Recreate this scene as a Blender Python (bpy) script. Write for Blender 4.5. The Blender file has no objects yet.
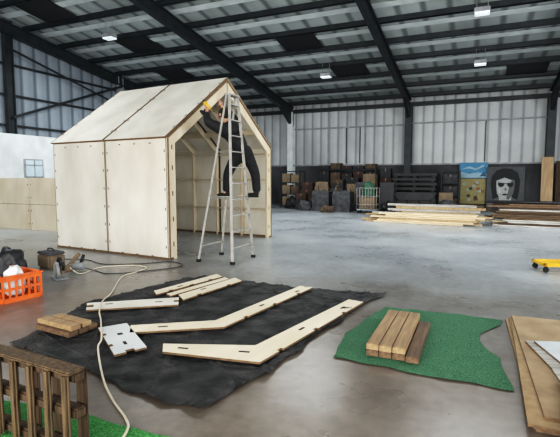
import bpy, bmesh, math, random
from mathutils import Vector, Matrix, Euler, noise
random.seed(7)
SC=bpy.context.scene
COL=SC.collection
V=Vector
# ---------------------------------------------------------------- materials
def newmat(name):
    m=bpy.data.materials.new(name); m.use_nodes=True
    nt=m.node_tree; b=nt.nodes['Principled BSDF']
    return m,nt,b
def mat(name,c1,c2=None,rough=.6,scale=4,stretch=(1,1,1),bump=0,bscale=None,metal=0,detail=4,lo=.35,hi=.65,emit=0):
    m,nt,b=newmat(name); N=nt.nodes; L=nt.links
    b.inputs['Roughness'].default_value=rough; b.inputs['Metallic'].default_value=metal
    c1=tuple(c1)+(1,); c2=(tuple(c2)+(1,)) if c2 else tuple(x*.82 for x in c1[:3])+(1,)
    tc=N.new('ShaderNodeTexCoord'); mp=N.new('ShaderNodeMapping'); mp.inputs['Scale'].default_value=stretch
    L.new(tc.outputs['Object'],mp.inputs['Vector'])
    nz=N.new('ShaderNodeTexNoise'); nz.inputs['Scale'].default_value=scale; nz.inputs['Detail'].default_value=detail
    L.new(mp.outputs[0],nz.inputs['Vector'])
    r=N.new('ShaderNodeValToRGB'); r.color_ramp.elements[0].position=lo; r.color_ramp.elements[1].position=hi
    r.color_ramp.elements[0].color=c1; r.color_ramp.elements[1].color=c2
    L.new(nz.outputs['Fac'],r.inputs['Fac']); L.new(r.outputs['Color'],b.inputs['Base Color'])
    if emit:
        L.new(r.outputs['Color'],b.inputs['Emission Color']); b.inputs['Emission Strength'].default_value=emit
    if bump:
        n2=N.new('ShaderNodeTexNoise'); n2.inputs['Scale'].default_value=bscale or scale*3; n2.inputs['Detail'].default_value=5
        L.new(mp.outputs[0],n2.inputs['Vector'])
        bp=N.new('ShaderNodeBump'); bp.inputs['Strength'].default_value=bump; bp.inputs['Distance'].default_value=.02
        L.new(n2.outputs['Fac'],bp.inputs['Height']); L.new(bp.outputs[0],b.inputs['Normal'])
    return m
def ribbed(name,axis,freq,c1,c2,dirt=(.2,.2,.2),rough=.5,dz=0):
    """corrugated sheet: ribs repeat along one axis"""
    m,nt,b=newmat(name);N=nt.nodes;L=nt.links
    tc=N.new('ShaderNodeTexCoord'); sp=N.new('ShaderNodeSeparateXYZ'); L.new(tc.outputs['Object'],sp.inputs[0])
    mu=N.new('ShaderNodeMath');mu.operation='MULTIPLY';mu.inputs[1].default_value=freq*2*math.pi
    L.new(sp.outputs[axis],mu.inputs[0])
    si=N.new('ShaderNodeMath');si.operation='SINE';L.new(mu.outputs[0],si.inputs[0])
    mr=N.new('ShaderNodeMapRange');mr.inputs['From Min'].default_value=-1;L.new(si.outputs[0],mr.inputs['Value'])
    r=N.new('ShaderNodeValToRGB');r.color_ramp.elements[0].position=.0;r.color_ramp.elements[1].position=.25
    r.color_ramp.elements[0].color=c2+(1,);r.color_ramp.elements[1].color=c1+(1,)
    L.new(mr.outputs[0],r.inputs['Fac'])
    nz=N.new('ShaderNodeTexNoise');nz.inputs['Scale'].default_value=.45;nz.inputs['Detail'].default_value=6
    L.new(tc.outputs['Object'],nz.inputs['Vector'])
    mx=N.new('ShaderNodeMix');mx.data_type='RGBA';mx.blend_type='MULTIPLY'
    r2=N.new('ShaderNodeValToRGB');r2.color_ramp.elements[0].position=.35;r2.color_ramp.elements[1].position=.6
    r2.color_ramp.elements[0].color=dirt+(1,);r2.color_ramp.elements[1].color=(1,1,1,1)
    L.new(nz.outputs['Fac'],r2.inputs['Fac'])
    mx.inputs['Factor'].default_value=.5
    L.new(r.outputs[0],mx.inputs['A']);L.new(r2.outputs[0],mx.inputs['B'])
    L.new(mx.outputs['Result'],b.inputs['Base Color'])
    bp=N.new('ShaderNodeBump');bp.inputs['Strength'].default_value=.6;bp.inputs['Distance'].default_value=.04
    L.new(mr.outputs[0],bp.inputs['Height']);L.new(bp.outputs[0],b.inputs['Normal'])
    b.inputs['Roughness'].default_value=rough
    return m
M={}
M['ply']=mat('ply_pale',(.82,.785,.71),(.66,.62,.53),.62,1.6,(1,1,.45),.1,30,detail=9,lo=.36,hi=.68)
M['plytan']=mat('ply_tan',(.68,.60,.47),(.56,.48,.36),.65,2.2,(1,1,.45),.1,30,detail=9)
M['plyfl']=mat('ply_flat',(.86,.77,.62),(.76,.66,.48),.55,3,(1,.3,1),.05,30)
M['plyin']=mat('ply_inner',(.68,.59,.45),(.55,.46,.33),.7,3,(1,1,.3),.1,20)
M['plyedge']=mat('ply_edge',(.22,.14,.075),(.14,.09,.05),.8,20)
M['slot']=mat('slot_dark',(.05,.035,.022),None,.9)
M['wood']=mat('softwood',(.40,.275,.155),(.27,.18,.10),.65,5,(6,.6,6),.15,20)
M['woodd']=mat('brown_wood',(.20,.125,.07),(.11,.07,.04),.65,5,(6,.6,6),.15,20)
M['woodk']=mat('dark_brown_wood',(.10,.06,.032),(.045,.028,.016),.75,7,(6,6,.6),.4,20)
M['olive']=mat('weathered_brown_wood',(.145,.095,.05),(.065,.042,.023),.7,7,(6,6,.6),.4,20)
M['woodx']=mat('brown_wood_x',(.16,.10,.052),(.08,.05,.028),.65,6,(.6,6,6),.3,20)
M['tan']=mat('tan_board',(.50,.36,.22),(.38,.27,.16),.7,3,(4,4,.5),.1,20)
M['pale']=mat('pale_timber',(.74,.64,.46),(.56,.44,.28),.65,4,(.5,6,6),.1,20)
M['greyw']=mat('grey_boards',(.52,.50,.46),(.30,.28,.25),.7,4,(.5,6,6),.1,20)
M['bluew']=mat('bluish_white_sheet',(.64,.68,.71),(.50,.53,.56),.55,4,detail=8)
M['steel']=mat('dark_steel',(.028,.035,.040),(.015,.02,.024),.5,3)
M['steell']=mat('grey_steel',(.38,.39,.39),(.25,.26,.27),.5,3)
M['alu']=mat('aluminium',(.50,.48,.44),(.36,.345,.32),.45,8,metal=.3)
M['black']=mat('black_plastic',(.014,.014,.016),(.025,.025,.028),.5,6)
M['rubber']=mat('rubber',(.015,.015,.015),None,.85)
M['white']=mat('white_paint',(.74,.76,.76),(.62,.64,.64),.55,2)
M['orange']=mat('orange_plastic',(.76,.155,.018),(.55,.10,.014),.5,6,detail=8)
M['yellow']=mat('yellow_plastic',(.80,.50,.03),(.66,.38,.02),.45,5)
M['cream']=mat('cream_cable',(.76,.67,.54),(.68,.59,.46),.5,5)
M['card']=mat('cardboard',(.13,.09,.058),(.075,.052,.035),.8,3)
M['cardm']=mat('light_cardboard',(.24,.18,.12),(.16,.12,.08),.8,3)
M['cardl']=mat('brown_board_face',(.44,.32,.20),(.31,.22,.135),.75,4,detail=9,bump=.2)
M['tape']=mat('parcel_tape',(.22,.16,.10),None,.35)
M['redbox']=mat('dark_red_card',(.07,.035,.025),(.04,.02,.015),.7,3)
M['grey']=mat('grey_fabric',(.09,.09,.095),(.045,.045,.05),.8,5,bump=.3)
M['greenp']=mat('green_plastic',(.03,.10,.06),None,.5)
M['skin']=mat('skin',(.50,.29,.20),(.44,.25,.17),.55,8)
M['hair']=mat('dark_hair',(.02,.014,.010),None,.8,40)
M['jacket']=mat('black_cloth',(.012,.012,.015),(.022,.022,.024),.8,12,bump=.3)
M['trouser']=mat('black_trouser_cloth',(.008,.008,.010),(.016,.016,.018),.85,12,bump=.3)
M['lens']=mat('lamp_lens',(.9,.95,1),None,.3,emit=.6)
M['cover']=mat('covered_rooflight',(.010,.011,.012),(.018,.018,.02),.6,2)
M['insul']=mat('roof_insulation',(.66,.70,.70),None,.7,2)
M['block']=mat('painted_blockwork',(.10,.10,.105),(.04,.04,.042),.8,.5,detail=6)
M['tarp']=mat('black_tarp',(.020,.020,.021),(.072,.070,.068),.7,4,bump=.8,bscale=34,detail=12,lo=.42,hi=.68)
M['glass']=mat('window_pane',(.62,.72,.76),(.5,.6,.65),.15,1)
M['osb']=mat('osb_board',(.44,.31,.18),(.33,.23,.13),.75,16,lo=.3,hi=.7)
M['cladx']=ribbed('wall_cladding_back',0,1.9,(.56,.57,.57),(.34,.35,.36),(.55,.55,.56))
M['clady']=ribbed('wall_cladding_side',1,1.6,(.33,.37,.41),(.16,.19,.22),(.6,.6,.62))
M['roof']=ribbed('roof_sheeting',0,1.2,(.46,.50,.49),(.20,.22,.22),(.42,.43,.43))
def grassmat(name,a,b_):
    return mat(name,a,b_,.9,75,bump=1,bscale=140,lo=.35,hi=.68,detail=10)
M['turf']=grassmat('artificial_turf',(.035,.13,.065),(.15,.36,.21))
M['turf2']=grassmat('artificial_turf_bright',(.03,.20,.04),(.14,.46,.15))
def floor_mat():
    m,nt,b=newmat('concrete_floor');N=nt.nodes;L=nt.links
    tc=N.new('ShaderNodeTexCoord')
    n1=N.new('ShaderNodeTexNoise');n1.inputs['Scale'].default_value=.35;n1.inputs['Detail'].default_value=7;n1.inputs['Roughness'].default_value=.6
    n2=N.new('ShaderNodeTexNoise');n2.inputs['Scale'].default_value=9;n2.inputs['Detail'].default_value=8
    n3=N.new('ShaderNodeTexNoise');n3.inputs['Scale'].default_value=1.0;n3.inputs['Detail'].default_value=10;n3.inputs['Roughness'].default_value=.68
    for n in(n1,n2,n3):L.new(tc.outputs['Object'],n.inputs['Vector'])
    r1=N.new('ShaderNodeValToRGB');r1.color_ramp.elements[0].position=.38;r1.color_ramp.elements[1].position=.62
    r1.color_ramp.elements[0].color=(.25,.27,.285,1);r1.color_ramp.elements[1].color=(.43,.455,.475,1)
    L.new(n1.outputs['Fac'],r1.inputs['Fac'])
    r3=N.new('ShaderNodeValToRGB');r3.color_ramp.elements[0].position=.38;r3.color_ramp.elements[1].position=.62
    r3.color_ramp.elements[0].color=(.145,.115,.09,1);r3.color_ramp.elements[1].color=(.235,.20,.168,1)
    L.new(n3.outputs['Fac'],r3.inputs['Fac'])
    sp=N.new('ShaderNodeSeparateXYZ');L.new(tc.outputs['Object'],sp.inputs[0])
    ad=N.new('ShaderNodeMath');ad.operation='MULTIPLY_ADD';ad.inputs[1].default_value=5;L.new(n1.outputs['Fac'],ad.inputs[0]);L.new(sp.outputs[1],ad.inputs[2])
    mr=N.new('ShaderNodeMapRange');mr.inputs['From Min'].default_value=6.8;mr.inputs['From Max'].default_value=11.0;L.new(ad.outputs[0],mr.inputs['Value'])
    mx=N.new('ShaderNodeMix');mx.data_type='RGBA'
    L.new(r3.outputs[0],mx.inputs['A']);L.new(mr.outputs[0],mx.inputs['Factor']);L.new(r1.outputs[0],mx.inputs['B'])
    r2=N.new('ShaderNodeValToRGB');r2.color_ramp.elements[0].position=.3;r2.color_ramp.elements[1].position=.6
    r2.color_ramp.elements[0].color=(.70,.68,.66,1);r2.color_ramp.elements[1].color=(1,1,1,1);L.new(n2.outputs['Fac'],r2.inputs['Fac'])
    m2=N.new('ShaderNodeMix');m2.data_type='RGBA';m2.blend_type='MULTIPLY';m2.inputs['Factor'].default_value=.65
    L.new(mx.outputs['Result'],m2.inputs['A']);L.new(r2.outputs[0],m2.inputs['B']);L.new(m2.outputs['Result'],b.inputs['Base Color'])
    rr=N.new('ShaderNodeMapRange');rr.inputs['To Min'].default_value=.14;rr.inputs['To Max'].default_value=.45;L.new(n1.outputs['Fac'],rr.inputs['Value']);L.new(rr.outputs[0],b.inputs['Roughness'])
    bp=N.new('ShaderNodeBump');bp.inputs['Strength'].default_value=.1;bp.inputs['Distance'].default_value=.01
    L.new(n2.outputs['Fac'],bp.inputs['Height']);L.new(bp.outputs[0],b.inputs['Normal'])
    return m
M['floor']=floor_mat()
# ---------------------------------------------------------------- helpers
def obj(name,bm,mats,parent=None,loc=(0,0,0),rot=(0,0,0),smooth=False,**kw):
    me=bpy.data.meshes.new(name); bmesh.ops.recalc_face_normals(bm,faces=bm.faces[:]); bm.to_mesh(me); bm.free()
    if not isinstance(mats,(list,tuple)): mats=[mats]
    for m in mats: me.materials.append(M[m] if isinstance(m,str) else m)
    if smooth:
        for p in me.polygons:p.use_smooth=True
    o=bpy.data.objects.new(name,me); COL.objects.link(o); o.location=loc; o.rotation_euler=rot
    if parent: o.parent=parent
    for k,v in kw.items(): o[k]=v
    return o
def empty(name,loc,rot=(0,0,0),**kw):
    e=bpy.data.objects.new(name,None);COL.objects.link(e);e.location=loc;e.rotation_euler=rot;e.empty_display_size=.2
    for k,v in kw.items(): e[k]=v
    return e
def B(): return bmesh.new()
def box(bm,c,s,rot=(0,0,0),mi=0,bev=0):
    mt=Matrix.Translation(c)@Euler(rot).to_matrix().to_4x4()@Matrix.Diagonal((s[0],s[1],s[2],1))
    r=bmesh.ops.create_cube(bm,size=1,matrix=mt)
    fs={f for v in r['verts'] for f in v.link_faces}
    for f in fs:f.material_index=mi
    if bev:
        es={e for v in r['verts'] for e in v.link_edges}
        bmesh.ops.bevel(bm,geom=list(es),offset=bev,segments=2,affect='EDGES')
def beam(bm,p0,p1,w,h,mi=0,up=(0,0,1)):
    p0=V(p0);p1=V(p1);d=(p1-p0);l=d.length;d.normalize();u=V(up)
    s=d.cross(u)
    if s.length<1e-3:s=d.cross(V((0,1,0)))
    s.normalize();u=s.cross(d)
    R=Matrix((s,d,u)).transposed().to_4x4()
    mt=Matrix.Translation((p0+p1)/2)@R@Matrix.Diagonal((w,l,h,1))
    r=bmesh.ops.create_cube(bm,size=1,matrix=mt)
    for f in {f for v in r['verts'] for f in v.link_faces}:f.material_index=mi
def prism(bm,pts,z0,z1,mi=0,mt=None):
    mt=mt or Matrix.Identity(4)
    a=[bm.verts.new(mt@V((x,y,z0))) for x,y in pts];b=[bm.verts.new(mt@V((x,y,z1))) for x,y in pts]
    n=len(pts);fs=[bm.faces.new(a[::-1]),bm.faces.new(b)]
    for i in range(n):fs.append(bm.faces.new((a[i],a[(i+1)%n],b[(i+1)%n],b[i])))
    for f in fs:f.material_index=mi
    return fs
def tube(bm,pts,rad,n=8,mi=0,smooth=True):
    pts=[V(p) for p in pts]
    if not isinstance(rad,(list,tuple)):rad=[rad]*len(pts)
    rings=[];pu=None
    for i,p in enumerate(pts):
        d=(pts[min(i+1,len(pts)-1)]-pts[max(i-1,0)]).normalized()
        u=pu if pu else (V((0,0,1)) if abs(d.z)<.9 else V((1,0,0)))
        s=d.cross(u)
        if s.length<1e-4:s=d.cross(V((0,1,0)))
        s.normalize();u=s.cross(d).normalized();pu=u
        rings.append([bm.verts.new(p+(s*math.cos(t)+u*math.sin(t))*rad[i]) for t in [2*math.pi*k/n for k in range(n)]])
    for a,b in zip(rings,rings[1:]):
        for k in range(n):
            f=bm.faces.new((a[k],a[(k+1)%n],b[(k+1)%n],b[k]));f.material_index=mi;f.smooth=smooth
    for r in(rings[0],rings[-1]):
        f=bm.faces.new(r);f.material_index=mi
def cyl(bm,c,r,h,axis='Z',n=20,mi=0):
    c=V(c);d={'X':V((1,0,0)),'Y':V((0,1,0)),'Z':V((0,0,1))}[axis]*h/2
    tube(bm,[c-d,c+d],r,n,mi,False)
def ball(bm,c,s,mi=0,rot=(0,0,0)):
    mt=Matrix.Translation(c)@Euler(rot).to_matrix().to_4x4()@Matrix.Diagonal((s[0],s[1],s[2],1))
    r=bmesh.ops.create_uvsphere(bm,u_segments=16,v_segments=10,radius=1,matrix=mt)
    for f in {f for v in r['verts'] for f in v.link_faces}:f.material_index=mi;f.smooth=True
def crom(pts,n=8):
    pts=[V(p) for p in pts];out=[];P=[pts[0]]+pts+[pts[-1]]
    for i in range(1,len(P)-2):
        a,b,c,d=P[i-1:i+3]
        for k in range(n):
            t=k/n;out.append(.5*((2*b)+(c-a)*t+(2*a-5*b+4*c-d)*t*t+(3*b-a-3*c+d)*t**3))
    out.append(pts[-1]);return out
S=dict(kind='structure')
# ---------------------------------------------------------------- shell
XL,XR,YB,YF=-17.3,14.0,25.5,-6.0
ZE=6.0;SL=.14;YR=4.0
def zr(y): return ZE+SL*(YB-y) if y>=YR else ZE+SL*(YB-YR)-SL*(YR-y)
bm=B();box(bm,((XL+XR)/2,(YB+YF)/2,-.1),(XR-XL+.4,YB-YF+.4,.2));obj('floor',bm,'floor',**S)
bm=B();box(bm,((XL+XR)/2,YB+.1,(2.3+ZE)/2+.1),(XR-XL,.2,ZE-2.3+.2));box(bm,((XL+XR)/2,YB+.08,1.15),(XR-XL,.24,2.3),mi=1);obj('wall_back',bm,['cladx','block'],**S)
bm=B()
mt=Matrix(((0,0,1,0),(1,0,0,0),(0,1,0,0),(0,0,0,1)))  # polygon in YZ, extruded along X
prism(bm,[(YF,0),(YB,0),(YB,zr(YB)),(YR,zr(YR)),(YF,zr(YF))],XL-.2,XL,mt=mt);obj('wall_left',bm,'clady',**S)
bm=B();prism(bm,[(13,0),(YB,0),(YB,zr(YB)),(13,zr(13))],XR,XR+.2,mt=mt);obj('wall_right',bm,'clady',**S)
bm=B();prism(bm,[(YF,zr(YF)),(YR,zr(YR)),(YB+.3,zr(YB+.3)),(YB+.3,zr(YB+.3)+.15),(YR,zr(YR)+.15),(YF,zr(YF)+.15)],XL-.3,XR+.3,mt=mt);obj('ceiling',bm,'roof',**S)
bm=B();box(bm,(XL+.7,11.3,1.62),(1.4,6,3.24));obj('wall_office',bm,'white',**S)
bm=B()
box(bm,(XL+1.42,12.25,1.97),(.06,.8,.72),mi=0);box(bm,(XL+1.44,12.25,1.97),(.06,.7,.62),mi=1);box(bm,(XL+1.46,12.25,1.97),(.06,.03,.62));box(bm,(XL+1.46,12.25,2.1),(.06,.7,.03))
obj('window_1',bm,['steell','glass'],**S)
trim=[0]
def T(bm,m):
    trim[0]+=1;return obj('trim_%d'%trim[0],bm,m,**S)
def ibeam(bm,p0,p1,w,h,t=.04):
    up=V((0,0,1)) if abs((V(p1)-V(p0)).normalized().z)<.9 else V((0,1,0))
    d=(V(p1)-V(p0)).normalized();s=d.cross(up).normalized();u=s.cross(d)
    beam(bm,p0,p1,t,h,up=up)
    for k in(-1,1):
        o=u*k*(h/2);beam(bm,V(p0)+o,V(p1)+o,w,.04,up=up)
for i,x in enumerate([-17.05,-10.34,-3.5,3.15,9.8]):
    bm=B();ibeam(bm,(x,YB-.1,zr(YB)-.42),(x,YR,zr(YR)-.42),.22,.42);ibeam(bm,(x,YR,zr(YR)-.42),(x,YF,zr(YF)-.42),.22,.42)
    prism(bm,[(YB-.1,zr(YB)-.6),(YB-2.2,zr(YB-2.2)-.6),(YB-.35,zr(YB)-1.25),(YB-.1,zr(YB)-1.3)],x-.08,x+.08,mt=mt)
    T(bm,'steel')
    bm=B();ibeam(bm,(x,YB-.25,0),(x,YB-.25,zr(YB)-.5),.36,.4,.06);box(bm,(x,YB-.25,.01),(.5,.6,.02))
    T(bm,'white' if i==1 else 'steell' if i in(0,4) else 'steel')
for k in range(16):
    y=YB-.5-k*1.7
    if y<YF:break
    bm=B();z=zr(y)-.1
    box(bm,((XL+XR)/2,y,z),(XR-XL-.1,.05,.2));box(bm,((XL+XR)/2,y+.03,z-.09),(XR-XL-.1,.11,.02));T(bm,'steel')
bm=B();box(bm,((XL+XR)/2,YB-.15,ZE-.45),(XR-XL,.2,.2));T(bm,'steel')
for z,x0,x1 in[(4.5,-10.2,-3.6),(4.55,-3.4,3.0),(2.35,XL,XR)]:
    bm=B();box(bm,((x0+x1)/2,YB-.06,z),(x1-x0,.08,.07));T(bm,'steell')
for x in[-14,-12.2,-8.1,-5.9,-1.2,1.0]:
    bm=B();box(bm,(x,YB-.02,4.15),(.05,.04,3.6));T(bm,'steell')
for x in[-7.0,-6.2,.3]:
    bm=B();box(bm,(x,YB-.03,3.5),(.04,.05,2.1));T(bm,'steel')
for y in[18.35,12.3,5.5]:
    bm=B();ibeam(bm,(XL+.2,y,0),(XL+.2,y,zr(y)-.1),.2,.3);T(bm,'steell' if y>15 else 'steel')
for z in(3.7,4.9,6.1):
    bm=B();box(bm,(XL+.06,11 if z<6 else 8,z),(.1,28 if z<6 else 26,.08));T(bm,'steel')
bm=B();beam(bm,(XL+.35,12.3,4.0),(XL+.35,18.35,6.3),.06,.1);T(bm,'steel')
bm=B();beam(bm,(XL+.45,12.3,6.6),(XL+.45,18.35,5.2),.04,.08);T(bm,'steel')
bm=B();beam(bm,(XL+.06,YF,zr(YF)-.3),(XL+.06,YR,zr(YR)-.3),.08,.12);beam(bm,(XL+.06,YR,zr(YR)-.3),(XL+.06,YB,zr(YB)-.3),.08,.12);T(bm,'white')
for y in[24.1,22.4,20.7,19.0,17.3,15.6,13.9,12.2,10.5]:
    bm=B();box(bm,((XL+XR)/2,y,zr(y)-.03),(XR-XL-.4,.32,.02),(-math.atan(SL),0,0));T(bm,'insul')
for i,(x,y) in enumerate([(-14.9,12.9),(-13.5,16.4),(-6.8,16.5),(-14.2,19.8),(-5.6,20.3),(-8.3,13.1),(1.8,21.9),(-1.0,14.6)]):
    bm=B();k=round((YB-.5-y-.85)/1.7);yc=YB-.5-.85-k*1.7
    beam(bm,(x,yc-.78,zr(yc-.78)-.07),(x,yc+.78,zr(yc+.78)-.07),1.6,.03)
    obj('window_%d'%(i+2),bm,'cover',**S)
for i,(x,y) in enumerate([(-13.1,13.6),(-6.36,19.6),(-.06,19.8),(-.05,15.6)]):
    z=zr(y)-.75
    e=empty('ceiling_lamp',(x,y,z),label='boxy white high-bay lamp hanging from the steel roof',category='lamp',group='high-bay lamps under the roof')
    bm=B();box(bm,(0,0,.1),(.46,.34,.14),bev=.02);tube(bm,[(-.16,0,.16),(-.16,0,.62)],.01,6);tube(bm,[(.16,0,.16),(.16,0,.62)],.01,6);obj('housing',bm,'steell',e)
    bm=B();box(bm,(0,0,.01),(.42,.3,.05));obj('lens',bm,'lens',e)
# ---------------------------------------------------------------- house (local frame, then turned slightly)
HX0,HX1,HY0,HY1=-8.87,-5.42,7.1,11.06
HM=(HY0+HY1)/2;HE=2.38;HR=3.82
hrot=math.radians(-5.4)
lc=V(((HX1-HX0)/2,-(HY1-HY0)/2,0));rc=Matrix.Rotation(hrot,3,'Z')@lc
H=empty('plywood_cabin',V((-5.46,7.06,0))-rc,(0,0,hrot),label='pale plywood gabled cabin shell under construction with open front',category='cabin')
off=V((-(HX0+HX1)/2,-HM,0))
def hobj(name,bm,m,**k): return obj(name,bm,m,H,loc=off,**k)
def portal(bm,x,t=.05,w=.22,e=0,mi=0):
    o=[(HY0+.02-e,0),(HY0+.02-e,HE+e),(HM,HR+e*1.3),(HY1-.02+e,HE+e),(HY1-.02+e,0)]
    i=[(HY1-w,0),(HY1-w,HE-w*.45),(HM,HR-w*1.25),(HY0+w,HE-w*.45),(HY0+w,0)]
    def q(a,b,c,d):prism(bm,[a,b,c,d],x-t/2,x+t/2,mi,mt)
    q(o[0],o[1],i[3],i[4]);q(o[1],o[2],i[2],i[3]);q(o[2],o[3],i[1],i[2]);q(o[3],o[4],i[0],i[1])
n=5
for k in range(n):
    x=HX1-.03-k*((HX1-HX0-.06)/(n-1))
    bm=B();portal(bm,x,.06 if k in(0,n-1) else .04,.22 if k==0 else .16)
    if k==0:
        for yy in(HY0+.13,HY1-.13):
            for z in(.3,.8,1.3,1.8,2.2):box(bm,(HX1+.002,yy,z),(.006,.02,.09),mi=1)
    hobj('portal_rib',bm,['plyin','slot'])
bm=B();portal(bm,HX1+.006,.012,.035,.012);hobj('edge_strip',bm,'plyedge')
for (ya,nm) in((HY0,'side_panel'),(HY1,'side_panel')):
    for j in range(2):
        L_=(HX1-HX0)/2;xa=HX0+j*L_+.014;xb=xa+L_-.028
        bm=B();box(bm,((xa+xb)/2,ya,HE/2+.02),(xb-xa,.02,HE-.04))
        s=-1 if ya==HY0 else 1
        for z in(.25,.62,1.0,1.38,1.76,2.12):
            for xx in(xa+.05,xb-.05):
                box(bm,(xx,ya+s*.0095,z),(.018,.006,.05),mi=1)
        for f in(.25,.5,.75):
            for z in(.05,2.28): box(bm,(xa+(xb-xa)*f,ya+s*.0095,z),(.05,.006,.018),mi=1)
        box(bm,((xa+xb)/2,ya+s*.0095,.035),(xb-xa,.006,.02),mi=2);box(bm,((xa+xb)/2,ya+s*.0095,HE-.01),(xb-xa,.006,.02),mi=2)
        for xx in(xa+.006,xb-.006):box(bm,(xx,ya+s*.0095,HE/2+.02),(.012,.006,HE-.05),mi=2)
        hobj(nm,bm,['ply','slot','plyedge'])
    bm=B();box(bm,((HX0+HX1)/2,ya+(.06 if ya==HY0 else -.06),.02),(HX1-HX0,.14,.04));hobj('sole_plate',bm,'plyedge')
    bm=B();box(bm,((HX0+HX1)/2,ya+(.035 if ya==HY0 else -.035),HE/2),(.09,.04,HE-.1));hobj('joint_batten',bm,'slot')
for ya in(HY0+.09,HY1-.09):
    for z in(.75,1.55,2.25):
        bm=B();box(bm,((HX0+HX1)/2,ya,z),(HX1-HX0-.08,.13,.03));hobj('noggin',bm,'plyin')
for s in(-1,1):
    for f in(.33,.7):
        y=HM+s*(HM-HY0)*(1-f);z=HE+(HR-HE)*f-.10
        bm=B();beam(bm,(HX0+.05,y,z),(HX1-.05,y,z),.03,.13);hobj('noggin',bm,'plyin')
bm=B();beam(bm,(HX0,HM,HR-.16),(HX1,HM,HR-.16),.05,.22);hobj('ridge_beam',bm,'plyin')
sl=(HR-HE)/(HM-HY0)
for s in(-1,1):
    for j in range(2):
        L_=(HX1-HX0+.06)/2;xa=HX0-.03+j*L_+.014;xb=xa+L_-.028
        ye=HM+s*(HM-HY0+.05);ze=HE-.05*sl
        bm=B();o=.025
        a=[(ye,ze+o),(HM+s*.004,HR+o),(HM+s*.004,HR+o+.024),(ye,ze+o+.024)]
        fs=prism(bm,a,xa,xb,mt=mt)
        fs[5].material_index=2;fs[0].material_index=2;fs[1].material_index=2
        for xx in(xa+.05,xb-.05):
            for f in(.12,.3,.5,.7,.88):
                y=HM+s*(HM-HY0)*(1-f);z=HE+(HR-HE)*f+o+.024
                beam(bm,(xx,y-.03,z+s*.03*sl),(xx,y+.03,z-s*.03*sl),.02,.006,mi=1)
        for xx in(xa+.008,xb-.008):
            beam(bm,(xx,ye,ze+o+.024),(xx,HM+s*.004,HR+o+.024),.016,.006,mi=2)
        hobj('roof_panel',bm,['ply','slot','plyedge'])
    bm=B();xm=(HX0+HX1)/2
    beam(bm,(xm,HM+s*(HM-HY0),HE-.0),(xm,HM+s*.01,HR+.0),.09,.03);hobj('joint_batten',bm,'slot')
bm=B();prism(bm,[(HY0+.02,0),(HY0+.02,HE),(HM,HR),(HY1-.02,HE),(HY1-.02,0)],HX0-.02,HX0,mt=mt);hobj('gable_panel',bm,'ply')
for i in range(3):
    xa=-9.25-1.65*i
    e=empty('plywood_screen',(xa-.82,9.5,0),label='low freestanding tan plywood screen standing beside the cabin',category='screen',group='plywood screens beside the cabin')
    bm=B()
    box(bm,(0,0,.4),(1.62,.03,.78));box(bm,(0,0,1.2),(1.62,.03,.8));box(bm,(0,.01,.8),(1.62,.02,.05),mi=1)
    for xx in(-.76,.76):
        for z in(.2,.6,1.0,1.4):box(bm,(xx,-.016,z),(.018,.005,.05),mi=1)
    obj('panel',bm,['plytan','slot'],e)
    for s in(-.6,.6):
        bm=B();prism(bm,[(.0,0),(.6,0),(.6,.05),(.07,1.2),(0,1.2)],s-.02,s+.02,mt=mt);obj('brace',bm,'plyin',e)
# ---------------------------------------------------------------- ladder
Lb=empty('step_ladder',(-4.45,7.65,0),label='tall aluminium A-frame stepladder with splayed feet',category='ladder')
def lobj(n_,bm,m,**k): return obj(n_,bm,m,Lb,loc=(4.45,-7.65,0),**k)
TOP=3.17;top=V((-4.4,7.72,TOP))
Y0,Y1=7.15,8.0
def railpt(xb,yb,s,z):
    a=V((xb,yb,0));b=top+V((.03 if xb>-4.4 else -.03,s*.16,0));return a.lerp(b,z/TOP)
for xb in(-4.1,-4.85):
    ps=[(Y0,-1),(Y1,1)]
    for yb,s in ps:
        bm=B();beam(bm,railpt(xb,yb,s,.03),railpt(xb,yb,s,TOP),.024 if xb>-4.4 else .02,.05 if xb>-4.4 else .038,up=(1,0,0));lobj('rail',bm,'alu')
        bm=B();p=railpt(xb,yb,s,.03);box(bm,p+V((0,0,-.005)),(.08,.05,.05));lobj('foot',bm,'rubber')
    for k in range(1,11):
        z=.3*k
        bm=B();p=railpt(xb,ps[0][0],-1,z);q=railpt(xb,ps[1][0],1,z)
        if xb>-4.4: beam(bm,p,q,.06,.022)
        else:
            if k not in(1,4,7,10): bm.free();continue
            beam(bm,p,q,.035,.02)
        lobj('rung',bm,'alu')
bm=B();box(bm,top+V((0,0,.02)),(.14,.38,.035),bev=.008);lobj('top_cap',bm,'alu')
for s in(-1,1):
    bm=B();a=railpt(-4.1,Y0 if s<0 else Y1,s,1.25);b=railpt(-4.85,Y0 if s<0 else Y1,s,1.25);tube(bm,[a,b],.008,6);lobj('spreader',bm,'alu')
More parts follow.
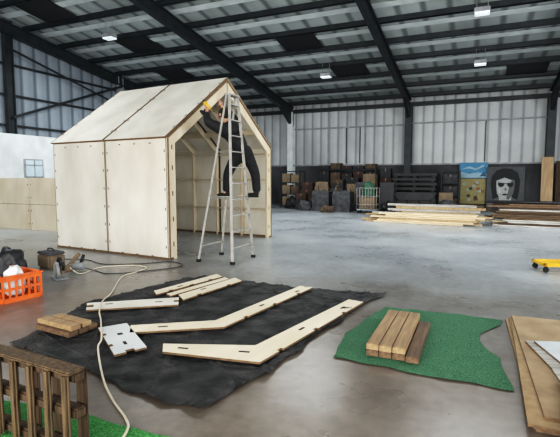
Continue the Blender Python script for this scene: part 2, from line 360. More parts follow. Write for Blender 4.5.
# ---------------------------------------------------------------- person
def skin(name,vs,es,m,parent,root=0,sub=2,loc=(0,0,0)):
    me=bpy.data.meshes.new(name);me.from_pydata([v[0] for v in vs],es,[]);me.materials.append(M[m])
    o=bpy.data.objects.new(name,me);COL.objects.link(o);o.parent=parent;o.location=loc
    md=o.modifiers.new('skin','SKIN');md.use_smooth_shade=True
    for i,v in enumerate(vs):
        sv=me.skin_vertices[0].data[i];sv.radius=(v[1],v[1]);sv.use_root=(i==root)
    o.modifiers.new('sub','SUBSURF').levels=sub;o.modifiers['sub'].render_levels=sub
    return o
PB=(-4.35,8.0,1.215)
P=empty('person',PB,label='person in black clothes astride the ladder, reaching up with a drill',category='person')
def pl(p):return tuple(V(p)-V(PB))
j=dict(pel=(-4.38,8.06,2.13),wai=(-4.42,8.02,2.28),che=(-4.50,7.95,2.46),upc=(-4.56,7.89,2.59),nek=(-4.62,7.85,2.70),hed=(-4.67,7.82,2.81),hdt=(-4.69,7.80,2.89),
 hR=(-4.25,8.12,2.02),hL=(-4.49,8.0,2.02),kR=(-4.12,8.15,1.67),kL=(-4.64,7.93,1.68),aR=(-4.03,8.03,1.30),aL=(-4.64,7.88,1.30),
 tR=(-4.18,7.98,1.25),tL=(-4.78,7.87,1.25),eR=(-4.00,8.03,1.25),eL=(-4.60,7.88,1.25),
 sR=(-4.50,8.07,2.60),sL=(-4.64,7.70,2.56),elR=(-4.63,8.20,2.83),elL=(-4.80,7.46,2.67),wR=(-4.80,8.04,3.02),wL=(-4.92,7.62,2.88),
 hdR=(-4.84,8.02,3.10),hdL=(-4.95,7.69,2.96))
names=list(j.keys());idx={n_:i for i,n_ in enumerate(names)}
rad=dict(pel=.12,wai=.12,che=.145,upc=.12,nek=.055,hed=.085,hdt=.075,hR=.085,hL=.085,kR=.06,kL=.06,aR=.042,aL=.042,tR=.032,tL=.032,eR=.032,eL=.032,sR=.07,sL=.07,elR=.045,elL=.045,wR=.028,wL=.028,hdR=.032,hdL=.032)
E=[('pel','wai'),('wai','che'),('che','upc'),('upc','nek'),('nek','hed'),('hed','hdt'),('pel','hR'),('pel','hL'),('hR','kR'),('hL','kL'),('kR','aR'),('kL','aL'),('aR','tR'),('aL','tL'),('aR','eR'),('aL','eL'),('upc','sR'),('upc','sL'),('sR','elR'),('sL','elL'),('elR','wR'),('elL','wL'),('wR','hdR'),('wL','hdL')]
skin('body',[(pl(j[n_]),rad[n_]) for n_ in names],[(idx[a],idx[b]) for a,b in E],'skin',P)
def sub(nm,keys,edges,m,grow,over={}):
    ii={k:i for i,k in enumerate(keys)}
    vs=[(pl(j[k]),over.get(k,rad[k]+grow)) for k in keys]
    return skin(nm,vs,[(ii[a],ii[b]) for a,b in edges],m,P)
sub('jacket',['pel','wai','che','upc','nek','sR','sL','elR','elL','wR','wL'],[('pel','wai'),('wai','che'),('che','upc'),('upc','nek'),('upc','sR'),('upc','sL'),('sR','elR'),('sL','elL'),('elR','wR'),('elL','wL')],'jacket',.055,{'nek':.085,'sR':.125,'sL':.125,'elR':.095,'elL':.095,'wR':.07,'wL':.07})
sub('trousers',['pel','wai','hR','hL','kR','kL','aR','aL'],[('pel','wai'),('pel','hR'),('pel','hL'),('hR','kR'),('hL','kL'),('kR','aR'),('kL','aL')],'trouser',.042)
for t in('tR','tL'):
    bm=B();x,y,z=pl(j[t]);ball(bm,(x+.06,y,z+.01),(.14,.05,.045));box(bm,(x+.07,y,z-.022),(.27,.09,.022),bev=.008);ball(bm,(x+.15,y+.02,z+.04),(.055,.052,.07));obj('shoe',bm,'rubber',P)
hc=V(pl(j['hed']))+V((-.005,0,.04))
bm=B();ball(bm,hc+V((.025,0,.02)),(.112,.104,.118));obj('hair',bm,'hair',P)
fc=hc+V((-.085,0,-.01))
bm=B();box(bm,fc+V((-.02,0,-.01)),(.03,.025,.045),bev=.008);obj('nose',bm,'skin',P)
bm=B();box(bm,fc+V((-.005,0,-.05)),(.015,.05,.012),bev=.004);obj('mouth',bm,'redbox',P)
for s in(-1,1):
    bm=B();ball(bm,fc+V((.0,s*.033,.022)),(.012,.014,.010));obj('eye',bm,'white',P)
    bm=B();ball(bm,hc+V((0,s*.10,-.01)),(.02,.012,.032));obj('ear',bm,'skin',P)
def hand(c,fw,curl,thumb):
    bm=B();c=V(pl(c));fw=V(fw).normalized();cu=V(curl).normalized();sd=fw.cross(cu).normalized()
    ball(bm,c,(.045,.045,.045));
    for i,l in enumerate((.07,.082,.078,.06)):
        b=c+fw*.03+sd*(i-1.5)*.021
        tube(bm,[b,b+fw*l*.45,b+fw*l*.7+cu*l*.35,b+fw*l*.55+cu*l*.75],[.0095,.009,.008,.006],6)
    b=c+sd*thumb*.03
    tube(bm,[b,b+sd*thumb*.025+fw*.02,b+sd*thumb*.015+fw*.05+cu*.03],[.011,.010,.008],6)
    obj('hand',bm,'skin',P,smooth=True)
hand(j['hdR'],(-.2,.2,1),(-1,0,0),1);hand(j['hdL'],(-.4,.2,1),(-1,0,.2),-1)
D=empty('cordless_drill',(-5.02,7.73,3.01),(0,.9,.0),label='yellow cordless drill held up near the gable',category='drill')
bm=B();tube(bm,[(.08,0,.05),(-.08,0,.05)],[.038,.036],14);ball(bm,(.08,0,.05),(.03,.038,.038));obj('motor_housing',bm,'yellow',D)
bm=B();tube(bm,[(.03,0,.02),(.05,0,-.1)],[.024,.022],10);obj('handle',bm,'black',D)
bm=B();box(bm,(.04,0,-.12),(.11,.07,.05),bev=.01);obj('battery',bm,'black',D)
bm=B();tube(bm,[(-.08,0,.05),(-.13,0,.05)],[.026,.018],12);tube(bm,[(-.13,0,.05),(-.18,0,.05)],.004,6);obj('chuck',bm,'black',D)
# ---------------------------------------------------------------- tarp
def polyl(pts,t):
    n_=len(pts)-1;f=min(t*n_,n_-1e-6);i=int(f);return V(pts[i]).lerp(V(pts[i+1]),f-i)
def sheet(name,left,right,bot,top_,nu,nv,amp,fr,m,z0=.004,edge=.03,fold=0,**kw):
    bm=B();g=[]
    for a in range(nu+1):
        row=[]
        for b in range(nv+1):
            u=a/nu;v=b/nv
            L_=polyl(left,v);R_=polyl(right,v);Bo=polyl(bot,u);To=polyl(top_,u)
            p=L_*(1-u)+R_*u+Bo*(1-v)+To*v-(V(bot[0])*(1-u)*(1-v)+V(bot[-1])*u*(1-v)+V(top_[0])*(1-u)*v+V(top_[-1])*u*v)
            if u in(0,1) or v in(0,1): p=p+V((noise.noise(V((p.x*3.3,p.y*3.3,3))),noise.noise(V((p.x*4,p.y*4,9)))))*edge
            q=V((p.x*fr,p.y*fr,0))
            h=abs(noise.noise(q))*amp+abs(noise.noise(q*2.7+V((5,1,0))))*amp*.5
            if fold:
                for an,sc in((.5,1.1),(1.9,1.4),(2.7,.9),(1.2,1.9),(2.2,2.6)):
                    w_=noise.noise(V((p.x*math.cos(an)*sc*2+p.y*math.sin(an)*sc*2,(p.y*math.cos(an)-p.x*math.sin(an))*.5,an*7)))
                    h+=fold*max(0,1-abs(w_)*20)*(.4+abs(noise.noise(V((p.x,p.y,an)))))
                if u>.965:h+=.012+fold*1.2*abs(noise.noise(V((0,p.y*4,1))))
                if v<.02:h+=.010
            row.append(bm.verts.new((p.x,p.y,z0+h)))
        g.append(row)
    for a in range(nu):
        for b in range(nv):
            bm.faces.new((g[a][b],g[a+1][b],g[a+1][b+1],g[a][b+1])).smooth=True
    return obj(name,bm,m,**kw)
sheet('ground_sheet',[(-4.06,2.80),(-4.33,3.58),(-4.53,4.17),(-4.38,5.17),(-4.05,6.13)],[(-1.67,2.46),(-1.50,3.3),(-1.42,4.25),(-1.28,5.3),(-1.10,6.12)],[(-4.06,2.80),(-3.5,2.72),(-2.85,2.62),(-2.1,2.46),(-1.67,2.46)],[(-4.05,6.13),(-3.33,6.04),(-2.32,5.98),(-1.10,6.12)],260,280,.009,5,'tarp',fold=.020,edge=.08,label='black woven ground sheet wrinkled on the concrete floor',category='tarp')
sheet('turf_mat',[(-1.13,3.74),(-1.17,4.2),(-1.15,4.6),(-1.06,5.1),(-.99,5.48)],[(.31,3.66),(.27,4.0),(.24,4.3),(.14,4.5),(.08,4.7),(.08,4.9),(.18,5.1),(.29,5.3),(.31,5.5)],[(-1.13,3.74),(-.4,3.68),(.31,3.66)],[(-.99,5.48),(-.2,5.53),(.31,5.5)],60,80,.014,4,'turf',z0=.008,edge=.035,label='green artificial turf mat with a torn wavy edge',category='mat')
sheet('turf_mat',[(-3.6,.9),(-3.5,1.5),(-3.3,2.0)],[(-1.3,.7),(-1.45,1.5),(-1.64,2.13)],[(-3.6,.9),(-1.3,.7)],[(-3.3,2.0),(-2.31,2.12),(-1.64,2.13)],40,30,.006,3,'turf2',z0=.008,edge=.03,label='bright green artificial turf mat under the wooden pallet',category='mat')
# ---------------------------------------------------------------- cut plywood parts
def notch(pts,edge,spots,w,d):
    a=V(pts[edge]);b=V(pts[(edge+1)%len(pts)]);t=(b-a).normalized();nrm=V((-t.y,t.x))
    out=list(pts[:edge+1])
    for s in spots:
        c=a.lerp(b,s);out+= [tuple(c-t*w/2),tuple(c-t*w/2+nrm*d),tuple(c+t*w/2+nrm*d),tuple(c+t*w/2)]
    return out+list(pts[edge+1:])
def plypart(pts,slots,label,z=.036,mat_='plyfl',name='plywood_rib_piece',t=.02,grp='cut plywood pieces on the ground sheet'):
    cx=sum(p[0] for p in pts)/len(pts);cy=sum(p[1] for p in pts)/len(pts)
    bm=B();fs=prism(bm,[(x-cx,y-cy) for x,y in pts],0,t)
    for f in fs[2:]:f.material_index=1
    for x,y,l,w,a in slots: box(bm,(x-cx,y-cy,t),(l,w,.002),(0,0,math.radians(a)),mi=2)
    return obj(name,bm,[mat_,'plyedge','slot'],loc=(cx,cy,z),label=label,category='plywood piece',group=grp)
ccw=[(-3.29,3.58),(-3.14,3.40),(-2.36,3.93),(-2.08,5.90),(-2.28,5.92),(-2.56,4.08)]
p=notch(ccw,3,[.5],.06,.03);p=notch(p,2,[.2,.5,.8],.07,.03)
plypart(p,[(-2.95,3.68,.1,.03,34),(-2.35,4.8,.09,.03,82),(-2.2,5.6,.1,.03,82)],'elbow-shaped pale plywood rib piece lying on the ground sheet')
ccw=[(-2.64,3.29),(-2.52,3.13),(-1.62,3.27),(-1.25,5.45),(-1.45,5.49),(-1.83,3.60)]
p=notch(ccw,2,[.15,.45,.75],.07,.03)
plypart(p,[(-2.4,3.27,.1,.03,12),(-1.85,3.42,.1,.03,12),(-1.6,4.2,.1,.03,80),(-1.42,5.1,.1,.03,80)],'elbow-shaped pale plywood rib piece lying near the folded sheet edge')
p=[(-4.02,4.84),(-3.86,4.70),(-3.62,5.99),(-3.80,6.12)]
plypart(notch(p,1,[.2,.5,.8],.08,.03),[(-3.85,5.2,.1,.03,80)],'straight notched pale plywood strip on the ground sheet')
p=[(-3.58,4.80),(-3.38,4.63),(-3.2,5.86),(-3.40,6.0)]
plypart(notch(p,1,[.25,.75],.08,.03),[(-3.45,5.2,.1,.03,80)],'straight notched pale plywood strip with slots')
p=[(-3.76,4.78),(-3.64,4.72),(-3.44,5.9),(-3.56,5.97)]
plypart(p,[],'narrow pale plywood strip between wider strips')
p=[(-4.38,4.02),(-4.16,3.80),(-3.30,4.42),(-3.50,4.70)]
p=notch(p,2,[.5],.08,.06);p=notch(p,0,[.5],.1,.08)
plypart(p,[(-4.1,4.1,.09,.03,38),(-3.6,4.42,.09,.03,38)],'pale plywood connector strip with notched ends',mat_='ply')
p=[(-3.54,3.38),(-2.86,2.90),(-2.72,3.16),(-3.38,3.62)]
p=notch(p,1,[.5],.08,.05);p=notch(p,0,[.3,.7],.06,.035)
plypart(p,[(-3.2,3.33,.06,.05,-35),(-2.98,3.16,.09,.03,-35)],'short white-faced plywood plate with notches and slots',mat_='white')
def plank(name,c,s,rz,m,label,cat='plank',grp=None):
    bm=B();box(bm,(0,0,0),s,bev=.004)
    o=obj(name,bm,m,loc=c,rot=(0,0,rz),label=label,category=cat)
    if grp:o['group']=grp
    return o
g='timber planks stacked on the turf mat'
for (x,y,z,l,m_) in[(-.80,4.42,.05,1.12,'woodd'),(-.686,4.42,.05,1.12,'woodd'),(-.572,4.42,.05,1.12,'woodd'),(-.456,4.36,.05,1.04,'woodd'),
                   (-.80,4.42,.107,1.12,'wood'),(-.686,4.42,.107,1.13,'wood'),(-.572,4.42,.107,1.12,'wood')]:
    plank('timber_plank',(x,y,z),(.108,l,.055),.0,m_,'sawn brown timber plank stacked on green turf mat',grp=g)
g='short planks stacked on the ground sheet'
for (x,y,z,l,r) in[(-3.88,3.16,.06,.55,0),(-3.87,3.28,.06,.55,0),(-3.86,3.40,.06,.52,.0),(-3.89,3.2,.112,.55,0),(-3.86,3.33,.112,.5,0)]:
    plank('short_plank',(x,y,z),(l,.11,.05),r-.1,'wood' if z>.1 else 'woodd','short sawn plank in a small stack on the tarp',grp=g)
# ---------------------------------------------------------------- pallet standing on edge
e=empty('wooden_pallet',(-2.56,1.76,.012),(0,0,-.05),label='dark brown slatted wooden pallet standing on edge on turf',category='pallet')
for z in(.05,.28,.49):
    bm=B();box(bm,(0,0.02,z),(1.16,.075,.06),bev=.01);obj('stringer',bm,'woodk',e)
for k in range(8):
    x=-.53+.1515*k
    bm=B();box(bm,(x,-.04,.265),(.058,.03,.51),bev=.012);obj('slat',bm,'olive',e)
for k in range(6):
    bm=B();box(bm,(-.52+.208*k,.075,.265),(.08,.02,.5),bev=.006);obj('slat',bm,'woodk',e)
bm=B();box(bm,(0,.0,.527),(1.17,.11,.018),bev=.007);obj('top_board',bm,'olive',e)
# ---------------------------------------------------------------- crate and contents
e=empty('plastic_crate',(-5.78,3.98,0),(0,0,-.12),label='orange slotted plastic crate filled with site gear',category='crate')
bm=B();w_,d_,h_=.72,.5,.34
box(bm,(0,0,.01),(w_,d_,.02))
for z,hh in((.03,.06),(h_-.03,.06),(.17,.03)):
    for s in(-1,1):
        box(bm,(0,s*d_/2,z),(w_+.02,.02,hh));box(bm,(s*w_/2,0,z),(.02,d_+.02,hh))
for k in range(9):
    x=-w_/2+w_*k/8
    for s in(-1,1):box(bm,(x,s*d_/2,.17),(.025,.015,h_-.02))
for k in range(7):
    y=-d_/2+d_*k/6
    for s in(-1,1):box(bm,(s*w_/2,y,.17),(.015,.025,h_-.02))
obj('basket',bm,'orange',e)
bm=B()
for s in(-1,1):box(bm,(0,s*d_/2,h_),(w_+.06,.045,.02),bev=.004);box(bm,(s*w_/2,0,h_),(.045,d_+.05,.02),bev=.004)
obj('rim',bm,'orange',e)
def blob(name,c,s,m,label,cat,seed=0,amp=.25):
    bm=B();bmesh.ops.create_icosphere(bm,subdivisions=4,radius=1)
    for v in bm.verts:
        k=1+amp*noise.noise(v.co*1.6+V((seed,0,0)))+amp*.4*noise.noise(v.co*4+V((seed,3,0)))
        v.co=V((v.co.x*s[0]*k,v.co.y*s[1]*k,v.co.z*s[2]*k))
        if v.co.z<-s[2]*.6:v.co.z=-s[2]*.6
    return obj(name,bm,m,loc=c,smooth=True,label=label,category=cat)
blob('fabric_bag',(-5.98,4.03,.20),(.15,.13,.26),'grey','crumpled dark grey fabric bag stuffed in the orange crate','bag',1)
blob('plastic_bag',(-5.62,3.97,.20),(.13,.13,.24),'white','crumpled white plastic bag in the orange crate','bag',5)
blob('rucksack',(-7.0,4.9,.17),(.28,.2,.28),'black','black rucksack slumped on the concrete floor','bag',12)
e=empty('circular_saw',(-6.08,5.05,0),(0,0,-.5),label='corded circular saw resting on the concrete floor',category='power tool')
bm=B();box(bm,(0,0,.012),(.40,.20,.01));obj('base_plate',bm,'steell',e)
bm=B();tube(bm,[(0,.03,.14),(0,.19,.14)],[.07,.058],16);box(bm,(0,.04,.14),(.17,.08,.13),bev=.02);obj('motor',bm,'cardm',e)
bm=B();cyl(bm,(0,-.035,.135),.13,.045,'Y',28);obj('blade_guard',bm,'steell',e)
bm=B();cyl(bm,(0,-.062,.115),.11,.003,'Y',32);obj('blade',bm,'alu',e)
bm=B();tube(bm,crom([(.04,.03,.22),(-.02,.03,.31),(-.14,.03,.30),(-.21,.03,.22),(-.16,.03,.14)]),.024,10);tube(bm,crom([(.14,.03,.15),(.18,.03,.25),(.09,.03,.27)]),.02,10);obj('handle',bm,'black',e)
e=empty('nail_gun',(-6.40,5.55,0),(0,0,.4),label='grey nail gun lying on the floor by the saw',category='power tool')
bm=B();tube(bm,[(0,0,.07),(.24,0,.09)],[.06,.068],14);obj('cylinder_head',bm,'steell',e)
bm=B();tube(bm,[(.18,0,.12),(.23,.02,.28)],[.03,.026],10);obj('handle',bm,'black',e)
bm=B();beam(bm,(-.06,0,.06),(.16,0,.30),.035,.06);obj('magazine',bm,'cardm',e)
e=empty('tool_case',(-6.95,5.62,0),(0,0,-.2),label='brown-grey tool case standing behind the saw',category='tool case')
bm=B();box(bm,(0,0,.13),(.42,.3,.25),bev=.03);obj('case_body',bm,'cardm',e)
bm=B();box(bm,(0,0,.27),(.43,.31,.05),bev=.02);obj('case_lid',bm,'grey',e)
bm=B();tube(bm,crom([(-.09,0,.29),(-.08,0,.34),(.08,0,.34),(.09,0,.29)]),.012,8);obj('handle',bm,'black',e)
def cord(pts,r,m,label):
    bm=B();tube(bm,crom([(x,y,z) for x,y,z in pts],10),r,8);return obj('power_cord',bm,m,label=label,category='cable',smooth=True)
cord([(-5.95,5.15,.16),(-5.97,5.38,.02),(-6.11,5.93,.01),(-5.75,6.3,.01),(-5.35,6.26,.01),(-5.25,5.9,.01),(-5.2,5.5,.01),(-4.6,4.65,.012),(-4.3,4.2,.05),(-3.95,3.80,.065),(-3.75,3.62,.05),(-3.25,3.14,.07),(-3.1,2.95,.06),(-2.65,2.56,.03),(-2.35,2.35,.012),(-2.08,2.19,.012),(-1.95,2.06,.025),(-1.85,1.8,.03)],.0085,'cream','cream power cord snaking across floor and tarp')
cord([(-6.25,5.62,.07),(-6.0,5.7,.01),(-5.6,5.6,.01),(-5.2,5.95,.01),(-4.85,6.6,.01),(-5.3,6.9,.01),(-5.7,6.5,.01),(-6.3,6.2,.01),(-7.0,6.4,.01),(-7.8,6.1,.01)],.007,'black','black power cord trailing on the floor by the cabin')
def sheetb(c,s,rz,m,label,name='board_sheet'):
    bm=B();box(bm,(0,0,0),s,bev=.002)
    for f in bm.faces:
        if abs(f.normal.z)<.5:f.material_index=1
    return obj(name,bm,[m,'plyedge'],loc=c,rot=(0,0,rz),label=label,category='board',group='boards stacked on the floor')
sheetb((.98,4.35,.012),(1.22,2.44,.018),.02,'osb','tan chipboard sheet at the bottom of the pile')
sheetb((.99,4.33,.031),(1.22,2.44,.018),.0,'tan','tan plywood sheet stacked flat on the floor')
sheetb((.97,4.30,.05),(1.2,2.44,.018),-.02,'osb','tan chipboard sheet stacked flat on the floor')
sheetb((1.0,4.36,.069),(1.15,2.3,.018),.02,'cardl','brown worn sheet stacked on others')
sheetb((1.14,3.75,.088),(.95,2.0,.018),.22,'greyw','pale grey board skewed across the pile')
sheetb((1.2,3.85,.107),(.85,1.8,.018),.30,'bluew','bluish-white faced board skewed over the grey one')
sheetb((1.02,2.95,.126),(1.0,1.5,.018),-.12,'cardl','brown worn board on top of the pile')
sheetb((.72,3.1,.145),(.12,1.5,.018),.12,'greyw','narrow pale grey strip lying on the pile')
sheetb((.95,3.0,.145),(.2,1.6,.018),.05,'osb','narrow brown strip lying on the pile')
e=empty('yellow_dolly',(1.3,8.95,0),(0,0,.3),label='low yellow plastic dolly on small castors',category='dolly')
bm=B()
for s in(-1,1):box(bm,(0,s*.22,.13),(.6,.06,.05),bev=.01);box(bm,(s*.27,0,.13),(.06,.5,.05),bev=.01)
box(bm,(0,0,.12),(.5,.06,.04));obj('deck',bm,'yellow',e)
for sx in(-1,1):
    for sy in(-1,1):
        bm=B();cyl(bm,(sx*.25,sy*.2,.045),.045,.03,'Y',16);box(bm,(sx*.25,sy*.2,.09),(.04,.05,.03));obj('castor',bm,'rubber',e)
# ---------------------------------------------------------------- far timber stacks
def stack(name,c,ang,rows,l,wd,ms,label,grp,jit=.25,cat='plank',th=.05):
    R_=Matrix.Rotation(ang,3,'Z')
    for (z,nn,y0) in rows:
        for k in range(nn):
            q=R_@V((random.uniform(-jit,jit),y0+k*(wd+.03),0))
            plank(name,(c[0]+q.x,c[1]+q.y,z),(l+random.uniform(-.6,.3),wd,th),ang,random.choice(ms),label,cat,grp)
stack('long_plank',(-1.75,16.2),-.10,[(.03+.056*i,[7,7,6,5,5,3][i],.06*i) for i in range(6)],3.5,.15,['pale','pale','tan','greyw','wood'],'long tan timber plank stacked low on the floor','tan planks stacked across the floor',jit=.4)
stack('long_batten',(-1.5,18.2),-.05,[(.045+.095*i,[6,6,5,4,3,2][i],.05*i) for i in range(6)],3.0,.12,['pale','tan','greyw'],'long pale batten in a stack behind the planks','pale battens behind the plank stack',th=.09)
stack('long_board',(2.0,16.5),-.06,[(.03+.056*i,6 if i<5 else 5 if i<9 else 3,.03*i) for i in range(13)],2.8,.2,['greyw','greyw','pale','woodd','woodx','woodk'],'long weathered board in a layered stack','grey boards stacked near the wall')
for k in range(5):
    bm=B();tube(bm,[(-1.6,0,0),(1.6,0,0)],.035,10);obj('black_pipe',bm,'black',loc=(1.9+.05*k,16.98+.14*k,.78),rot=(0,0,-.06),label='long black pipe lying on the board stack',category='pipe',group='black pipes on the board stack')
# ---------------------------------------------------------------- clutter along the back wall
def cbox(c,s,rz=0,m='card',tp='tape',label='dull cardboard box in the stacked clutter',name='cardboard_box',cat='box'):
    e=empty(name,c,(0,0,rz),label=label,category=cat)
    bm=B();box(bm,(0,0,s[2]/2),s,bev=.01);obj('body',bm,m,e)
    bm=B();box(bm,(0,0,s[2]+.002),(s[0],.06,.004));box(bm,(0,-s[1]/2-.002,s[2]*.85),(.06,.004,s[2]*.3));obj('tape',bm,tp,e)
    return e
def rack(c,w,d,h,n_,label):
    e=empty('storage_rack',c,label=label,category='rack')
    for sx in(-1,1):
        for sy in(-1,1):
            bm=B();box(bm,(sx*w/2,sy*d/2,h/2),(.05,.05,h));obj('upright',bm,'steel',e)
    for k in range(n_):
        bm=B();box(bm,(0,0,.1+(h-.15)*k/(n_-1)),(w,d,.04));obj('shelf',bm,'steel',e)
    return e
rack((-9.25,22.8,0),1.15,.7,2.0,4,'black steel storage rack holding dark boxes')
for i,z in enumerate([.12,.737,1.353]):
    for k in range(2):
        cbox((-9.52+.52*k,22.75,z+.01),(.46,.5,.48-.06*k),0,random.choice(['black','cardm','card']),'tape','dark box on a shelf of the black rack','storage_box')
rack((-6.6,24.5,0),3.2,.8,2.1,4,'long black steel storage rack packed with dark stock')
for i,z in enumerate([.12,.77,1.42,2.09]):
    for k in range(5):
        cbox((-7.9+.65*k,24.45,z+.01),(.56,.6,random.uniform(.4,.56) if i<3 else random.uniform(.1,.45)),0,random.choice(['black','redbox','card','grey','black']),'tape','dark box packed on the long rack','storage_box')
rack((-1.25,24.6,0),.85,.7,2.0,4,'narrow black steel storage rack beside the painted boards')
for i,z in enumerate([.12,.737,1.353]):
    cbox((-1.25,24.55,z+.01),(.7,.5,.42),0,random.choice(['black','grey','card']),'tape','dark box on the narrow rack','storage_box')
bxs=[(-8.2,22.4,(.75,.6),[.55,.45,.35]),(-7.45,22.6,(.6,.6),[.6,.5,.3]),(-6.0,23.4,(.8,.7),[.8,.5,.3]),(-6.85,23.5,(.75,.7),[.9,.6]),(-5.15,23.5,(.8,.7),[.9,.5,.4]),
     (-4.85,22.2,(.7,.6),[.7,.4,.3]),(-8.2,21.5,(.6,.5),[.5,.3]),(-4.5,24.5,(.7,.6),[1.0,.6,.5]),(-6.5,22.3,(.7,.6),[.6,.5,.25]),(-5.7,22.2,(.6,.6),[.8,.5]),(-1.35,22.6,(.7,.6),[.5,.4]),
     (1.0,23.6,(.6,.5),[.3,.2]),(.0,23.9,(.7,.5),[.25])]
for (x,y,s,hs) in bxs:
    z=0
    for i,h in enumerate(hs):
        cbox((x,y,z),(s[0]-.08*i,s[1]-.06*i,h),random.uniform(-.12,.12),random.choice(['card','redbox','black','cardm','cardm','grey']));z+=h+.005
for i,(x,y) in enumerate([(-7.3,21.9),(-5.15,21.6),(-3.9,21.4)]):
    bm=B();box(bm,(0,0,.7),(.65,.03,1.4));obj('scrap_board',bm,['cardm','grey','black'][i],loc=(x,y,.0),rot=(-.08,0,.1*(-1)**i),label='scrap sheet board leaning on the stored clutter',category='board')
for i,(x,y,s,m) in enumerate([(-8.9,21.9,(.4,.3,.35),'black'),(-7.85,20.9,(.35,.3,.3),'grey'),(-3.75,21.0,(.28,.25,.3),'black'),(-1.2,21.6,(.4,.3,.35),'grey'),(-6.4,20.1,(.3,.22,.2),'card')]):
    blob('covered_heap',(x,y,s[2]*.6),s,m,'dark crumpled heap of sheeting among the stored clutter','heap',20+i,.4)
for (x,y,s) in[(-6.95,21.1,.8),(-5.85,20.9,.8)]:
    e=empty('bulk_bag',(x,y,0),label='grey builders bulk bag with lifting loops and folded top',category='bag',group='bulk bags near the boxes')
    bm=B();box(bm,(0,0,.5),(s,.75,.9))
    bmesh.ops.subdivide_edges(bm,edges=bm.edges[:],cuts=6,use_grid_fill=True)
    for v in bm.verts:
        b=1+.05*math.sin(max(0,min(1,(v.co.z-.05)))*math.pi)+.08*noise.noise(v.co*4);v.co.x*=b;v.co.y*=b;v.co.z+=.14*noise.noise(v.co*3)*(v.co.z>.2)
        if v.co.z<.06:v.co.z=.0
    obj('sack',bm,'grey',e)
    for sx in(-1,1):
        bm=B();tube(bm,crom([(sx*s*.42,-.3,.9),(sx*s*.4,-.2,1.18),(sx*s*.3,0,1.2),(sx*s*.42,.25,.92)]),.02,6);obj('loop',bm,'tape',e)
e=empty('cage_trolley',(-4.55,20.4,0),label='wire cage trolley on castors holding junk',category='trolley')
bm=B();box(bm,(0,0,.16),(.9,.6,.05));obj('deck',bm,'steell',e)
bm=B()
for s in(-1,1):
    for k in range(8):
        tube(bm,[(-.45+.9*k/7,s*.3,.18),(-.45+.9*k/7,s*.3,1.15)],.009,6)
    for z in(.4,.78,1.15):tube(bm,[(-.45,s*.3,z),(.45,s*.3,z)],.011,6)
    for z in(.4,.78,1.15):tube(bm,[(s*.45,-.3,z),(s*.45,.3,z)],.011,6)
obj('cage',bm,'alu',e)
for sx in(-1,1):
    for sy in(-1,1):
        bm=B();cyl(bm,(sx*.38,sy*.24,.07),.07,.035,'Y',16);obj('castor',bm,'rubber',e)
cbox((-4.55,20.4,.19),(.7,.45,.55),0,'cardm')
blob('tarpaulin_bundle',(-4.55,20.4,1.0),(.33,.22,.42),'greenp','crumpled green tarpaulin bundle on the trolley load','bundle',3)
def sofa(c,rz,m,label):
    e=empty('sofa',c,(0,0,rz),label=label,category='sofa')
    bm=B();box(bm,(0,0,.24),(1.9,.85,.3),bev=.04);obj('base',bm,m,e)
    bm=B();box(bm,(0,.35,.6),(1.9,.22,.6),(-.12,0,0),bev=.07);obj('backrest',bm,m,e)
    for s in(-1,1):
        bm=B();box(bm,(s*.9,0,.42),(.2,.85,.5),bev=.06);obj('armrest',bm,m,e)
    for s in(-1,0,1):
        bm=B();box(bm,(s*.54,-.06,.46),(.52,.62,.15),bev=.04);obj('seat_cushion',bm,m,e)
    for sx in(-1,1):
        for sy in(-1,1):
            bm=B();cyl(bm,(sx*.85,sy*.35,.05),.03,.1,'Z',10);obj('foot',bm,'steel',e)
sofa((-2.75,22.2,0),.05,'black','black leather sofa parked among stored goods')
for i in range(8):
    bm=B();box(bm,(0,0,.0),(2.1,1.2,.14),bev=.02)
    for k in range(3):box(bm,(-.9+.9*k,0,-.1),(.15,1.1,.08),mi=0)
    obj('black_pallet',bm,'black',loc=(-2.9+.05*(i%2),23.7,.141+.232*i),label='black plastic pallet in a tall stack',category='pallet',group='black pallets stacked by the wall')
# ---------------------------------------------------------------- pictures leaning on the wall
def flat(color,name,rough=.6):
    return mat(name,color,tuple(c*.8 for c in color),rough,5)
mxz=Matrix(((1,0,0,0),(0,0,-1,0),(0,1,0,0),(0,0,0,1)))
def layer(bm,pts,lv,mi,k=1.0):prism(bm,[(x*k,z) for x,z in pts],.02+lv*.003,.0225+lv*.003,mi,mxz)
cols=[flat((.085,.09,.095),'paint_back'),flat((.006,.006,.008),'paint_black'),flat((.42,.42,.41),'paint_face'),flat((.14,.14,.14),'paint_shade'),flat((.60,.60,.59),'paint_light')]
bm=B();w_,h_=1.7,2.05
box(bm,(0,0,h_/2),(w_,.04,h_),mi=0)
K=.9
layer(bm,[(-.9,.02),(.9,.02),(.88,.3),(.5,.45),(-.5,.45),(-.88,.3)],0,3,K)
layer(bm,[(-.26,.05),(.26,.05),(.34,.6),(-.30,.6)],1,2,K)
layer(bm,[(-.66,.75),(-.60,.4),(-.3,.6),(.3,.6),(.62,.4),(.70,.9),(.72,1.4),(.6,1.75),(.3,1.95),(-.1,1.98),(-.45,1.88),(-.68,1.6),(-.74,1.2)],1,1,K)
layer(bm,[(-.44,1.0),(-.40,.72),(-.22,.45),(.0,.36),(.2,.42),(.40,.7),(.46,1.0),(.47,1.35),(.34,1.58),(.05,1.66),(-.28,1.6),(-.45,1.38)],2,2,K)
layer(bm,[(.46,1.0),(.47,1.35),(.34,1.45),(.20,1.1),(.08,.45),(.2,.42),(.40,.7)],3,3,K)
layer(bm,[(-.46,1.36),(-.3,1.42),(-.05,1.52),(.12,1.46),(.44,1.36),(.46,1.7),(.1,1.85),(-.4,1.72)],3,1,K)
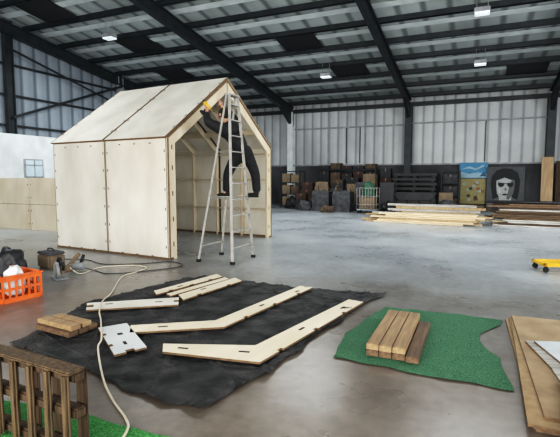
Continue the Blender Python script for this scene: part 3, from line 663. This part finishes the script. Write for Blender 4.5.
for s in(-1,1):
    layer(bm,[(.02+s*.07,1.24),(.02+s*.38,1.27),(.02+s*.38,1.15),(.02+s*.30,1.05),(.02+s*.17,1.05),(.02+s*.08,1.13)],4,1,K)
layer(bm,[(-.08,1.20),(.12,1.20),(.12,1.23),(-.08,1.23)],4,1,K)
layer(bm,[(-.04,.88),(.08,.88),(.05,1.02),(.01,1.02)],4,3,K)
layer(bm,[(-.16,.68),(.0,.72),(.16,.68),(.08,.63),(-.08,.63)],4,1,K)
layer(bm,[(-.36,.9),(-.24,.95),(-.24,.78),(-.30,.72)],3,4,K)
obj('portrait_painting',bm,cols,loc=(1.28,25.0,0.105),rot=(-.06,0,0),label='large black and white painting of a face in sunglasses',category='painting')
cols=[flat((.08,.27,.42),'poster_blue'),flat((.34,.47,.55),'poster_pale_blue'),flat((.04,.12,.2),'poster_navy'),flat((.42,.36,.14),'poster_ochre')]
bm=B();box(bm,(0,0,.4),(1.35,.03,.8),mi=0);layer(bm,[(-.65,.02),(.65,.02),(.65,.2),(.2,.3),(-.2,.22),(-.65,.35)],0,1);layer(bm,[(-.6,.45),(-.2,.62),(.1,.5),(.5,.7),(.5,.6),(.1,.4),(-.2,.5)],0,1);layer(bm,[(.3,.1),(.6,.1),(.5,.35)],1,2)
obj('blue_poster',bm,cols,loc=(-.2,25.27,1.59),label='blue abstract painted board above another painted board',category='poster')
cols2=[flat((.33,.29,.13),'mural_ochre'),flat((.36,.40,.34),'mural_pale'),flat((.06,.05,.04),'mural_dark'),flat((.30,.12,.07),'mural_rust')]
bm=B();box(bm,(0,0,.65),(1.2,.03,1.3),mi=0)
random.seed(3)
for k in range(16):
    x=random.uniform(-.5,.4);z=random.uniform(.1,1.1);layer(bm,[(x,z),(x+.15,z+.03),(x+.12,z+.18),(x-.04,z+.12)],k%4,1+k%3)
obj('mural_board',bm,cols2,loc=(-.2,25.2,.27),rot=(-.04,0,0),label='patterned painted board in ochre, rust and pale grey',category='poster')
bm=B();box(bm,(0,0,.14),(1.05,.4,.26),bev=.02);obj('storage_bench',bm,'woodk',loc=(-.2,25.05,0),label='low brown bench carrying the painted boards',category='bench')
bm=B();box(bm,(0,0,.05),(1.65,.4,.1),bev=.01);obj('floor_plank',bm,'woodd',loc=(1.28,24.95,0),label='low timber plank under the portrait painting',category='plank')
for (x,w2,m,h_,l) in[(3.05,.5,'tan',2.6,'tall tan board leaning by the steel column'),(3.75,.7,'woodk',2.4,'dark brown board leaning against the wall'),(4.7,.8,'woodx',2.3,'dark brown board leaning beside another board')]:
    bm=B();box(bm,(0,0,h_/2),(w2,.04,h_));obj('leaning_board',bm,m,loc=(x,24.7,.01),rot=(-.09,0,0),label=l,category='board')
# ---------------------------------------------------------------- light
w=bpy.data.worlds.new('world');SC.world=w;w.use_nodes=True
bg=w.node_tree.nodes['Background'];bg.inputs[0].default_value=(.92,.965,1,1);bg.inputs[1].default_value=.95
def area(name,loc,rot,sx,sy,en,col=(1,1,1)):
    l=bpy.data.lights.new(name,'AREA');l.shape='RECTANGLE';l.size=sx;l.size_y=sy;l.energy=en;l.color=col
    o=bpy.data.objects.new(name,l);COL.objects.link(o);o.location=loc;o.rotation_euler=rot;return o
area('bay_door_light',(-1,-5.5,3.2),(math.radians(88),0,0),12,5,1550,(1,.985,.95))
area('side_fill_light',(13.5,6,2.6),(math.radians(88),0,math.radians(90)),7,4.5,1300,(.94,.97,1))  # added fill from the right, brightens the cabin interior; no door modelled there
for i,(x,y) in enumerate([(-11,14),(0,13),(-6,16),(4,15),(-13,8)]):
    area('overhead_fill_light',(x,y,zr(y)-1.0),(0,0,0),3,3,320,(.93,.98,1))  # added overhead soft fill, not placed at the modelled high-bay lamps
# ---------------------------------------------------------------- camera
yaw=math.radians(23.7);th=math.atan(40.5/448)
cd=bpy.data.cameras.new('camera');cd.sensor_width=36;cd.lens=36*448/560;cd.clip_end=200
cam=bpy.data.objects.new('camera',cd);COL.objects.link(cam);cam.location=(0,0,1.6);cam.rotation_euler=(math.pi/2-th,0,yaw)
SC.camera=cam
vs=SC.view_settings
vs.view_transform='Standard'
vs.use_curve_mapping=True
c=vs.curve_mapping.curves[3]
c.points.new(.07,.042);c.points.new(.45,.50)
vs.curve_mapping.update()
